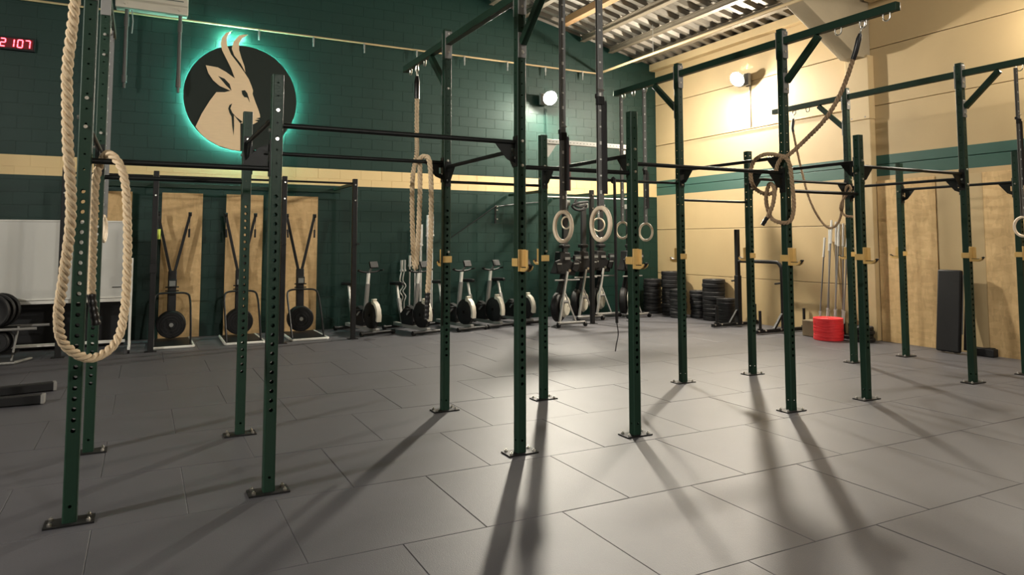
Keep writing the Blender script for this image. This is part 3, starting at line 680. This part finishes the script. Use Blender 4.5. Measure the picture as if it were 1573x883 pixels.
# ================================================================== SKI MACHINES
def ski():
    t = thing('ski_machine', (0, 0, 0), 'ski machine', 'ski machine', 'ski machines along the green wall')
    MB().box((0, -.45, .018), (.56, 1.05, .03)).build('platform', M_black, t, .004)
    o = MB().tube([(-.28, .08, .02), (-.29, -.95, .02), (-.27, -.985, .02), (.27, -.985, .02), (.29, -.95, .02), (.28, .08, .02)], .020, 8).build('floor_frame', M_white, t)
    MB().tube(spline([(-.255, -.80, .03), (-.26, -.55, .40), (-.255, -.30, .68), (-.20, -.235, .765), (0, -.225, .775), (.20, -.235, .765), (.255, -.30, .68), (.26, -.55, .40), (.255, -.80, .03)], .04), .016, 8).build('hoop_frame', M_black, t)
    d = MB().lathe([(.02, -.09), (.19, -.09), (.215, -.06), (.22, .06), (.19, .09), (.02, .09)], (0, -.12, .27), (0, 1, 0), 32).build('flywheel_housing', M_blackp, t)
    b = MB()
    for r in (.07, .115, .16, .2): b.tube([(r * math.cos(a), -.213, .27 + r * math.sin(a)) for a in [2 * math.pi * k / 28 for k in range(28)]], .006, 6, closed=True)
    b.each('fan_grille_ring', M_blackp, d)
    MB().cyl((0, -.205, .27), (0, -.222, .27), .032, n=14).build('hub_badge', M_galv, d)
    b = MB(); b.bar((0, -.06, .30), (0, -.01, 1.12), .125, .09, (0, 1, 0)); b.build('mast', M_black, t, .01)
    MB().box((0, -.09, .92), (.13, .05, .13)).build('monitor', M_blackp, t, .008)
    MB().box((0, -.118, .92), (.09, .004, .085)).build('screen', M_display, t)
    for s in (-1, 1):
        o = MB().bar((s * .02, -.01, 1.05), (s * .235, .03, 2.03), .042, .055, (0, 1, 0)).build('arm', M_black, t, .005)
        b = MB(); b.cyl((s * .235 - .02, -.01, 2.04), (s * .235 + .02, -.01, 2.04), .035, n=12); b.box((s * .235, .015, 2.045), (.05, .06, .06)); b.build('pulley', M_blackp, o)
        b = MB(); b.tube([(s * .235, -.05, 2.02), (s * .23, -.06, 1.80)], .004, 6); b.build('cord', M_strapb, o)
        MB().cyl((s * .23 - .004, -.06, 1.80), (s * .225, -.06, 1.66), .016, n=8).build('handle', M_blackp, o)
    b = MB(); b.cyl((-.10, -.07, .80), (.10, -.07, .80), .010, n=8); b.cyl((-.10, -.07, .86), (.10, -.07, .86), .010, n=8); b.each('peg', M_black, t)
    return t
s0 = ski(); s0.location = (.43, 12.82, 0); relabel(s0, 'leftmost black ski machine, half behind a black rack post')
s1 = copy_tree(s0); s1.location = (1.45, 12.80, 0); relabel(s1, 'middle black ski machine, crossed by a green rig post')
s2 = copy_tree(s0); s2.location = (2.44, 12.78, 0); relabel(s2, 'rightmost black ski machine, standing clear in front of its board')
# a yellow grip on the leftmost ski machine
yg = MB(); yg.cyl((-.222, -.066, 1.79), (-.222, -.066, 1.63), .028, n=10); o = yg.build('grip_tag', M_yellowtag, s0)

# ================================================================== EXERCISE BIKES
def bike():
    t = thing('exercise_bike', (0, 0, 0), 'bike', 'exercise bike', 'exercise bikes in a row at the green wall')
    b = MB(); b.bar((0, -.52, .075), (0, .55, .10), .075, .06); b.build('base_rail', M_greysteel, t, .006)
    for y, wd in ((-.52, .62), (.55, .46)):
        o = MB().cyl((-wd / 2, y, .045), (wd / 2, y, .045), .030, n=10).build('foot_bar', M_black, t)
        b = MB(); b.cyl((-wd / 2 - .02, y, .042), (-wd / 2 + .03, y, .042), .040, n=10); b.cyl((wd / 2 - .03, y, .042), (wd / 2 + .02, y, .042), .040, n=10); b.each('foot_cap', M_blackp, o)
    fwl = MB().lathe([(.03, -.05), (.20, -.05), (.232, -.03), (.232, .03), (.20, .05), (.03, .05)], (.0, -.32, .32), (1, 0, 0), 32).build('flywheel', M_blackp, t)
    MB().prism([(-.565, .22), (-.575, .32), (-.555, .43), (-.50, .52), (-.43, .565), (-.36, .575), (-.36, .52), (-.44, .50), (-.50, .43), (-.53, .32), (-.52, .24)], lambda y, z: (-.045, y, z), (.09, 0, 0)).build('front_cowl', M_ivory, t, .008)
    MB().box((0, -.39, .590), (.085, .05, .03)).build('cowl_cap', M_ivory, t, .006)
    MB().prism([(-.10, .12), (.25, .12), (.30, .30), (.10, .46), (-.10, .40)], lambda y, z: (-.055, y, z), (.11, 0, 0)).build('crank_housing', M_blackp, t, .012)
    for s in (-1, 1):
        o = MB().bar((s * .075, .05, .30), (s * .075, .05 + s * .12, .30 - s * .10), .02, .03).build('crank', M_greysteel, t)
        MB().box((s * .13, .05 + s * .12, .30 - s * .10), (.09, .09, .025)).build('pedal', M_blackp, o, .004)
    MB().bar((0, -.06, .10), (-.01, -.19, .86), .062, .05, (0, 1, 0)).build('handle_post', M_greysteel, t, .006)
    MB().bar((-.01, -.185, .84), (-.012, -.215, 1.04), .050, .04, (0, 1, 0)).build('post_extension', M_white, t, .005)
    MB().tube(spline([(-.23, -.30, 1.10), (-.22, -.22, 1.09), (-.10, -.215, 1.06), (.10, -.215, 1.06), (.22, -.22, 1.09), (.23, -.30, 1.10)], .03), .015, 8).build('handlebar', M_black, t)
    o = MB().bar((0, -.22, 1.06), (.0, -.34, 1.18), .03, .025).build('monitor_arm', M_galv, t); MB().box((0, -.36, 1.19), (.16, .035, .12), Matrix.Rotation(R(-25), 3, 'X')).build('monitor', M_blackp, t, .008)
    MB().bar((0, .30, .14), (0, .44, .56), .060, .05, (0, 1, 0)).build('seat_tube', M_greysteel, t, .006)
    MB().bar((0, .43, .53), (0, .50, .80), .036, .036, (0, 1, 0)).build('seat_post', M_white, t, .004)
    MB().prism([(-.03, -.17), (.03, -.17), (.045, -.05), (.10, .06), (.105, .12), (.05, .14), (-.05, .14), (-.105, .12), (-.10, .06), (-.045, -.05)], lambda x, y: (x, .48 + y, .80), (0, 0, .06)).build('saddle', M_blackp, t, .015)
    return t
b0 = bike()
BK = [(3.46, 12.42, .25, 'exercise bike beside a black rack post, right of the ski machines'), (4.27, 12.12, .25, 'exercise bike behind the barbell stand'),
      (5.14, 12.22, .25, 'exercise bike right behind a tall rig post with a yellow band'), (5.82, 12.42, .25, 'exercise bike standing clear left of the hanging rings'),
      (6.55, 12.55, .25, 'exercise bike mostly hidden between two rig posts')]
for k, (x, y, rz, lb) in enumerate(BK):
    o = b0 if k == 0 else copy_tree(b0); o.location = (x, y, 0); o.rotation_euler.z = rz; relabel(o, lb)

# ================================================================== BARBELL STAND
st = thing('barbell_stand', (4.67, 12.97, 0), 'low black stand holding upright bars behind the draped rope', 'barbell stand')
MB().box((4.67, 12.97, .02), (.78, .24, .03)).build('base', M_black, st, .006, world=True)
BARS = [(4.32, 1.24, 1), (4.41, 1.24, 1), (4.48, 1.33, 0), (4.62, 1.33, 0), (4.69, 1.92, 2), (4.745, 1.92, 2), (4.83, 2.10, 2), (4.97, 2.11, 2), (4.90, 1.70, 2)]
BL = ['leftmost wavy curl bar in the stand', 'second wavy curl bar in the stand', 'short straight bar right of the curl bars', 'short straight bar left of the long barbells',
      'left of the two equal barbells in the stand', 'right of the two equal barbells in the stand', 'tall barbell half behind the draped rope', 'tallest barbell at the right end of the stand', 'barbell between the two tallest in the stand']
for k, (x, h, kind) in enumerate(BARS):
    y = 12.92 + (.10 if k % 2 else 0); x += .02
    MB().lathe([(.030, .0), (.040, .0), (.040, .26), (.030, .26)], (x, y, .035), (0, 0, 1), 14).build('holder_tube', M_black, st, world=True)
    t = thing('barbell' if kind == 2 else 'curl_bar' if kind else 'short_bar', (x, y, .036), 'steel ' + BL[k], 'barbell', 'bars in the upright stand')
    sl = .40 if kind == 2 else .20
    if kind == 1:
        zz = [.25, .45, .55, .65, .75, .85, h - sl]; MB().tube(spline([(x + dx, y, z) for dx, z in zip((0, 0, .03, -.03, .03, -.03, 0), zz)], .03), .0135, 8).build('shaft', M_steel, t, world=True)
    else: MB().cyl((x, y, .24), (x, y, h - sl), .0145, n=10).build('shaft', M_steel, t, world=True)
    for a, c in ((.04, .25), (h - sl, h)):
        MB().cyl((x, y, a), (x, y, c), .0255, n=14).build('sleeve', M_steel, t, world=True)
    MB().cyl((x, y, h - sl - .012), (x, y, h - sl + .02), .036, n=14).build('collar', M_steel, t, world=True)

# ================================================================== UPRIGHT ROWERS
def rower():
    t = thing('rowing_machine', (0, 0, 0), 'rower', 'rowing machine', 'rowing machines stored upright')
    o = MB().cyl((-.30, -.30, .075), (.30, -.30, .075), .028, n=10).build('front_foot_bar', M_greysteel, t)
    b = MB()
    for s in (-1, 1): b.cyl((s * .27, -.33, .045), (s * .315, -.33, .045), .045, n=14)
    b.each('caster', M_blackp, o)
    MB().bar((-.24, -.28, .09), (.02, -.14, 1.02), .040, .045, (0, 1, 0)).build('front_leg', M_leg, t, .006)
    MB().bar((-.07, -.20, .62), (.11, -.29, .09), .026, .030, (0, 1, 0)).build('leg_brace', M_leg, t, .004)
    MB().cyl((-.14, -.22, .46), (-.02, -.22, .46), .03, n=8).build('leg_joint', M_greysteel, t)
    MB().lathe([(.03, -.07), (.25, -.07), (.28, -.04), (.28, .04), (.25, .07), (.03, .07)], (-.06, .06, .34), (.62, -.78, 0), 32).build('flywheel_housing', M_blackp, t)
    MB().lathe([(.02, .0), (.19, .0), (.215, .03), (.17, .085), (.02, .10)], (.0, -.015, .36), (.62, -.78, 0), 28).build('fan_cover', M_ivory, t)
    MB().bar((-.05, .04, .60), (.06, .0, 1.05), .10, .13, (0, 1, 0)).build('body', M_blackp, t, .015)
    MB().prism([(-.24, .98), (.20, .94), (.27, 1.16), (.12, 1.22), (.10, 1.38), (-.12, 1.40), (-.14, 1.20)], lambda x, z: (x, -.13, z), (0, .22, 0)).build('foot_stretcher', M_blackp, t, .02)
    for s in (-1, 1):
        o = MB().box((s * .19 + .02, -.15, 1.13), (.12, .03, .22), Matrix.Rotation(R(20 * s), 3, 'Y')).build('foot_plate', M_blackp, t, .008)
        MB().box((s * .19 + .02, -.17, 1.17), (.10, .012, .025)).build('foot_strap', M_galv, o)
    MB().box((.02, -.15, 1.27), (.11, .012, .05)).build('nameplate', M_greysteel, t); MB().cyl((.06, -.15, 1.04), (.06, -.165, 1.04), .028, n=10).build('latch_knob', M_zinc, t)
    MB().bar((.045, .0, 1.05), (.12, .09, 2.36), .105, .075, (0, 1, 0)).build('monorail', M_blackp, t, .008)
    MB().box((.12, .075, 2.34), (.13, .14, .10)).build('rail_end', M_galv, t, .006)
    MB().cyl((-.26, -.14, .86), (.30, -.12, .86), .016, n=8).build('handle', M_greysteel, t)
    MB().box((.27, -.10, 1.28), (.17, .05, .10)).build('monitor', M_blackp, t, .008); MB().box((.27, -.128, 1.28), (.12, .004, .05)).build('screen', M_display, t)
    MB().bar((.05, -.05, 1.25), (.22, -.09, 1.28), .03, .03).build('monitor_arm', M_blackp, t)
    MB().box((-.02, -.10, 1.50), (.17, .16, .07)).build('seat', M_blackp, t, .02)
    return t
r0 = rower()
RW = [(7.16, 11.72, .0, 'nearest rowing machine stored upright, just behind the left ring'), (8.06, 12.45, .0, 'second upright rowing machine, behind the right ring'),
      (8.72, 12.78, .0, 'third upright rowing machine, against the green wall'), (9.20, 12.40, .1, 'rightmost upright rowing machine, half behind a rig post')]
for k, (x, y, rz, lb) in enumerate(RW):
    o = r0 if k == 0 else copy_tree(r0); o.location = (x, y, 0); o.rotation_euler.z = rz; relabel(o, lb)
o = None

# ================================================================== PLATES
def plate_mesh(rad, th, m, name='bumper_plate'):
    e = min(.012, th * .25) if th > .05 else .004; k = th
    return MB().lathe([(.027, .004), (rad * .32, .004), (rad * .36, .010 if th > .04 else .004), (rad * .80, .010 if th > .04 else .004), (rad * .86, 0), (rad - e, 0), (rad, e), (rad, k - e), (rad - e, k), (rad * .86, k), (rad * .80, k - (.010 if th > .04 else .003)), (rad * .36, k - (.010 if th > .04 else .003)), (rad * .32, k - .003), (.027, k - .003)], (0, 0, 0), (0, 0, 1), 32).mesh(name, m, recenter=False)[0]
hubm = MB().lathe([(.0255, .002), (.036, .002), (.036, 1.0), (.0255, 1.0)], (0, 0, 0), (0, 0, 1), 16).mesh('hub', M_zinc, recenter=False)[0]
ORD = 'lowest second third fourth fifth sixth seventh eighth ninth tenth eleventh twelfth thirteenth fourteenth fifteenth sixteenth seventeenth'.split()
def stack(x, y, rad, ths, m, label, group, name='bumper_plate', jit=.012):
    z = .001
    for k, th in enumerate(ths):
        key = (rad, th, m.name)
        if key not in PMC: PMC[key] = plate_mesh(rad, th, m, name)
        o = inst(name, PMC[key], (x + random.uniform(-jit, jit), y + random.uniform(-jit, jit), z), None, (0, 0, random.uniform(0, 6)))
        tag(o, ('topmost ' if k == len(ths) - 1 else (ORD[k] + (' ' if k == 0 else ' from floor, '))) + label, 'weight plate', group)
        h = inst('hub', hubm, (0, 0, 0), o); h.scale = (1, 1, th)
        z += th + .0005
PMC = {}
stack(10.16, 12.78, .20, [.075] * 10, M_bumper, 'bumper plate of the corner stack by the green wall', 'plates in the corner stack')
stack(10.24, 12.22, .222, [.085] * 11, M_bumper, 'bumper plate of the tallest black stack', 'plates in the tallest stack')
stack(10.02, 11.76, .175, [.065] * 9, M_bumper, 'plate of the low stack partly behind a rig post', 'plates in the low middle stack')
stack(10.40, 11.55, .18, [.07] * 8, M_bumper, 'bumper plate of the low stack right of a rig post', 'plates in the second low stack')
stack(10.36, 11.06, .225, [.082] * 10, M_bumper, 'bumper plate of the tall stack beside the thin plates', 'plates in the tall stack near the yoke')
stack(10.20, 10.56, .18, [.026] * 18, M_bumper, 'thin plate of the fine-layered stack beside the yoke', 'thin plates near the yoke', 'thin_plate', .006)
stack(9.96, 8.02, .228, [.0435] * 8, M_red, 'plate of the red stack', 'red plates', 'red_plate', .003)
stack(10.27, 7.64, .18, [.06] * 4, M_bumper, 'black plate of the small stack behind the red one', 'plates behind the red stack')
tag(MB().box((10.12, 8.44, .135), (.28, .24, .265)).build('low_crate', M_brown, world=True, bevel=.01), 'brown low crate behind the red plates', 'crate')

# ================================================================== YOKE
yk = thing('squat_yoke', (9.98, 9.55, 0), 'black steel squat yoke with two floor runners by the beige wall', 'squat yoke')
for y in (10.05, 9.0):
    o = MB().bar((9.36, y, .045), (10.58, y, .045), .07, .06).build('runner', M_black, yk, .006, world=True)
    for x in (9.47, 10.55 if y < 9.5 else 10.45):
        MB().cyl((x, y, .05), (x, y, .40), .024, n=12).build('weight_horn', M_black, o, world=True)
        MB().cyl((x, y, .075), (x, y, .095), .05, n=12).build('horn_collar', M_black, o, world=True)
    b = MB()
    for x in (9.40, 9.56, 9.93, 10.07): b.cyl((x, y - .035, .06), (x, y - .05, .06), .014, n=8)
    b.each('runner_bolt', M_zinc, o, world=True)
MB().box((10.02, 10.05, .92), (.075, .075, 1.80)).build('tall_upright', M_black, yk, .006, world=True)
MB().box((10.02, 10.05, .50), (.095, .095, .9)).build('outer_sleeve', M_black, yk, .006, world=True)
MB().tube(spline([(10.02, 10.02, 1.225), (10.02, 9.2, 1.225), (10.02, 9.08, 1.21), (10.02, 9.02, 1.15), (10.02, 9.0, 1.03), (10.02, 9.0, .06)], .05), .033, 10).build('cross_frame', M_black, yk, world=True)
for y in (10.05, 9.0):
    MB().bar((10.02, y, .34), (9.80, y, .07), .04, .04).build('gusset_strut', M_black, yk, world=True)
    MB().cyl((10.02, y + .02, .86), (10.02, y + .16, .84), .016, n=8).build('spotter_peg', M_black, yk, world=True)

# ================================================================== BARBELLS AT THE RIGHT WALL
hl = thing('barbell_holder', (10.42, 8.26, 0), 'low black floor holder for the leaning barbells', 'barbell holder')
MB().box((10.42, 8.24, .03), (.26, .72, .05)).build('base', M_black, hl, .006, world=True)
WB = [(8.50, 1.66), (8.40, 1.80), (8.35, 1.96), (8.26, 1.93), (8.20, 1.90), (8.12, 1.90), (8.03, 1.88), (7.96, 1.80)]
for k, (y, h) in enumerate(WB):
    xb, xt = (10.47 if k % 2 else 10.36), 10.535; y2 = y + .03
    MB().lathe([(.03, 0), (.042, 0), (.042, .18), (.03, .18)], (xb, y2, .055), (0, 0, 1), 12).build('holder_tube', M_black, hl, world=True)
    t = thing('barbell', (xb, y2, .05), ['leftmost lone', 'second', 'third', 'fourth', 'fifth', 'sixth', 'seventh', 'rightmost'][k] + ' thin steel barbell standing against the beige wall above the red plates', 'barbell', 'barbells at the beige wall')
    P0, P1 = Vector((xb, y2, .06)), Vector((xt, y, h)); f = lambda s: P0.lerp(P1, s)
    MB().cyl(f(.20), f(.80), .013, n=8).build('shaft', M_greysteel, t, world=True)
    for a, c in ((0, .20), (.80, 1)): MB().cyl(f(a), f(c), .021, n=10).build('sleeve', M_steel, t, world=True)
    b = MB(); b.cyl(f(.195), f(.21), .027, n=10); b.cyl(f(.79), f(.805), .025, n=10); b.each('collar', M_steel, t, world=True)

# ================================================================== BENCH ON END
bn = thing('weight_bench', (10.40, 6.24, 0), 'black padded bench standing on end against the board-clad wall', 'bench')
rot = Matrix.Rotation(R(6), 3, 'Y')
MB().box((10.36, 6.28, .60), (.07, .34, 1.17), rot).build('pad', M_mat, bn, .02, world=True)
MB().bar((10.36, 6.07, .06), (10.48, 6.07, 1.14), .035, .05, (0, 1, 0)).build('back_rail', M_black, bn, .004, world=True)
MB().bar((10.335, 6.095, .28), (10.415, 6.095, 1.12), .010, .012, (0, 1, 0)).build('edge_trim', M_galv, bn, world=True)
MB().bar((10.41, 6.24, .10), (10.52, 6.24, 1.05), .06, .06, (0, 1, 0)).build('spine', M_black, bn, .005, world=True)
for y in (6.18, 6.36): MB().cyl((10.34, y, .05), (10.34, y + .04, .05), .045, n=16).build('wheel', M_blackp, bn, world=True)
MB().cyl((10.30, 6.20, .12), (10.285, 6.20, .12), .025, n=10).build('bolt', M_zinc, bn, world=True)
fo = thing('foam_roller_block', (10.47, 5.86, 0), 'low dark block on the floor right of the standing bench', 'block')
MB().box((10.47, 5.90, .055), (.12, .34, .11)).build('body', M_mat, fo, .012, world=True)
MB().box((10.47, 5.80, .115), (.10, .08, .012)).build('grip_pad', M_blackp, fo, world=True)

# ================================================================== WHITEBOARD
wb = thing('mobile_whiteboard', (-1.2, 11.95, 0), 'large white rolling whiteboard at the left edge', 'whiteboard')
MB().box((-1.25, 11.94, 1.335), (2.12, .02, 1.08)).build('board', M_board, wb, world=True)
b = MB()
for z in (1.885, .785): b.box((-1.25, 11.935, z), (2.16, .04, .022))
for x in (-2.32, -.18): b.box((x, 11.935, 1.335), (.022, .04, 1.10))
b.each('board_frame', M_white, wb, .003, world=True)
MB().box((-1.25, 11.90, .745), (2.0, .03, .045)).build('lower_rail', M_white, wb, .004, world=True)
MB().box((-1.25, 11.965, .145), (2.10, .04, .04)).build('bottom_rail', M_white, wb, .004, world=True)
for x in (-2.36, -.145):
    o = MB().box((x, 11.95, .70), (.035, .045, 1.30)).build('leg', M_white, wb, .004, world=True)
    MB().bar((x, 11.62, .07), (x, 12.28, .07), .035, .04).build('foot', M_white, o, .004, world=True)
    b = MB()
    for y in (11.64, 12.26): b.cyl((x - .015, y, .03), (x + .015, y, .03), .03, n=12)
    b.each('caster', M_blackp, o, world=True)
tag(MB().box((-.33, 11.925, .93), (.12, .004, .012)).build('board_mark', M_blackp, wb, world=True))

cm = thing('crash_mat', (-1.35, 12.75, 0), 'thick black crash mat standing behind the whiteboard', 'mat')
for y in (12.66, 12.80): MB().box((-1.35, y, .42), (2.25, .13, .82)).build('mat_half', M_mat, cm, .02, world=True)
# ================================================================== PLATE RACK (left edge)
pr = thing('plate_rack', (-1.9, 11.5, 0), 'low tubular plate rack in front of the whiteboard', 'plate rack')
for y in (11.30, 11.74):
    MB().tube([(-2.6, y, .45), (-1.22 + (.1 if y > 11.5 else 0), y, .45)], .018, 8).build('upper_rail', M_greysteel, pr, world=True)
MB().box((-2.0, 11.52, .452), (1.1, .44, .008)).build('upper_shelf', M_black, pr, world=True)
MB().box((-2.0, 11.52, .13), (1.1, .44, .010)).build('lower_shelf', M_black, pr, world=True)
MB().tube([(-1.44, 11.48, .47), (-1.50, 11.44, .03)], .014, 8).build('leg', M_galv, pr, world=True)
MB().tube(spline([(-2.6, 11.25, .025), (-1.55, 11.25, .025), (-1.45, 11.30, .025), (-1.30, 11.62, .025)], .08), .018, 8).build('base_tube', M_galv, pr, world=True)
key = plate_mesh(.225, .07, M_bumper); key2 = plate_mesh(.145, .06, M_bumper)
for k, (x, y, z, me, nm) in enumerate([(-1.74, 11.40, .683, key, 'front plate on the upper shelf of the low rack'), (-1.70, 11.53, .683, key, 'middle plate on the upper shelf of the low rack'), (-1.66, 11.66, .683, key, 'rear plate on the upper shelf of the low rack'),
                                       (-1.66, 11.45, .281, key2, 'front plate on the bottom shelf of the low rack'), (-1.62, 11.60, .281, key2, 'rear plate on the bottom shelf of the low rack')]):
    o = inst('bumper_plate', me, (x, y, z), None, (R(90), 0, R(-8))); tag(o, 'black upright ' + nm, 'weight plate', 'plates on the low rack')
# ================================================================== FLOOR BEAMS (left edge)
for k, (a, c, nm) in enumerate([((-2.4, 8.86, .05), (-.80, 9.16, .05), 'far black low beam lying on the floor at the left edge'), ((-2.4, 8.50, .05), (-.83, 8.47, .05), 'near black low beam lying on the floor at the left edge')]):
    t = thing('floor_beam', ((a[0] + c[0]) / 2, (a[1] + c[1]) / 2, 0), nm, 'beam', 'low beams on the floor')
    MB().bar(a, c, .11, .085).build('beam_body', M_black, t, .008, world=True)
    d = (Vector(c) - Vector(a)).normalized(); MB().bar(Vector(c) - d * .02, Vector(c) + d * .012, .115, .09).build('end_cap', M_greysteel, t, .006, world=True)
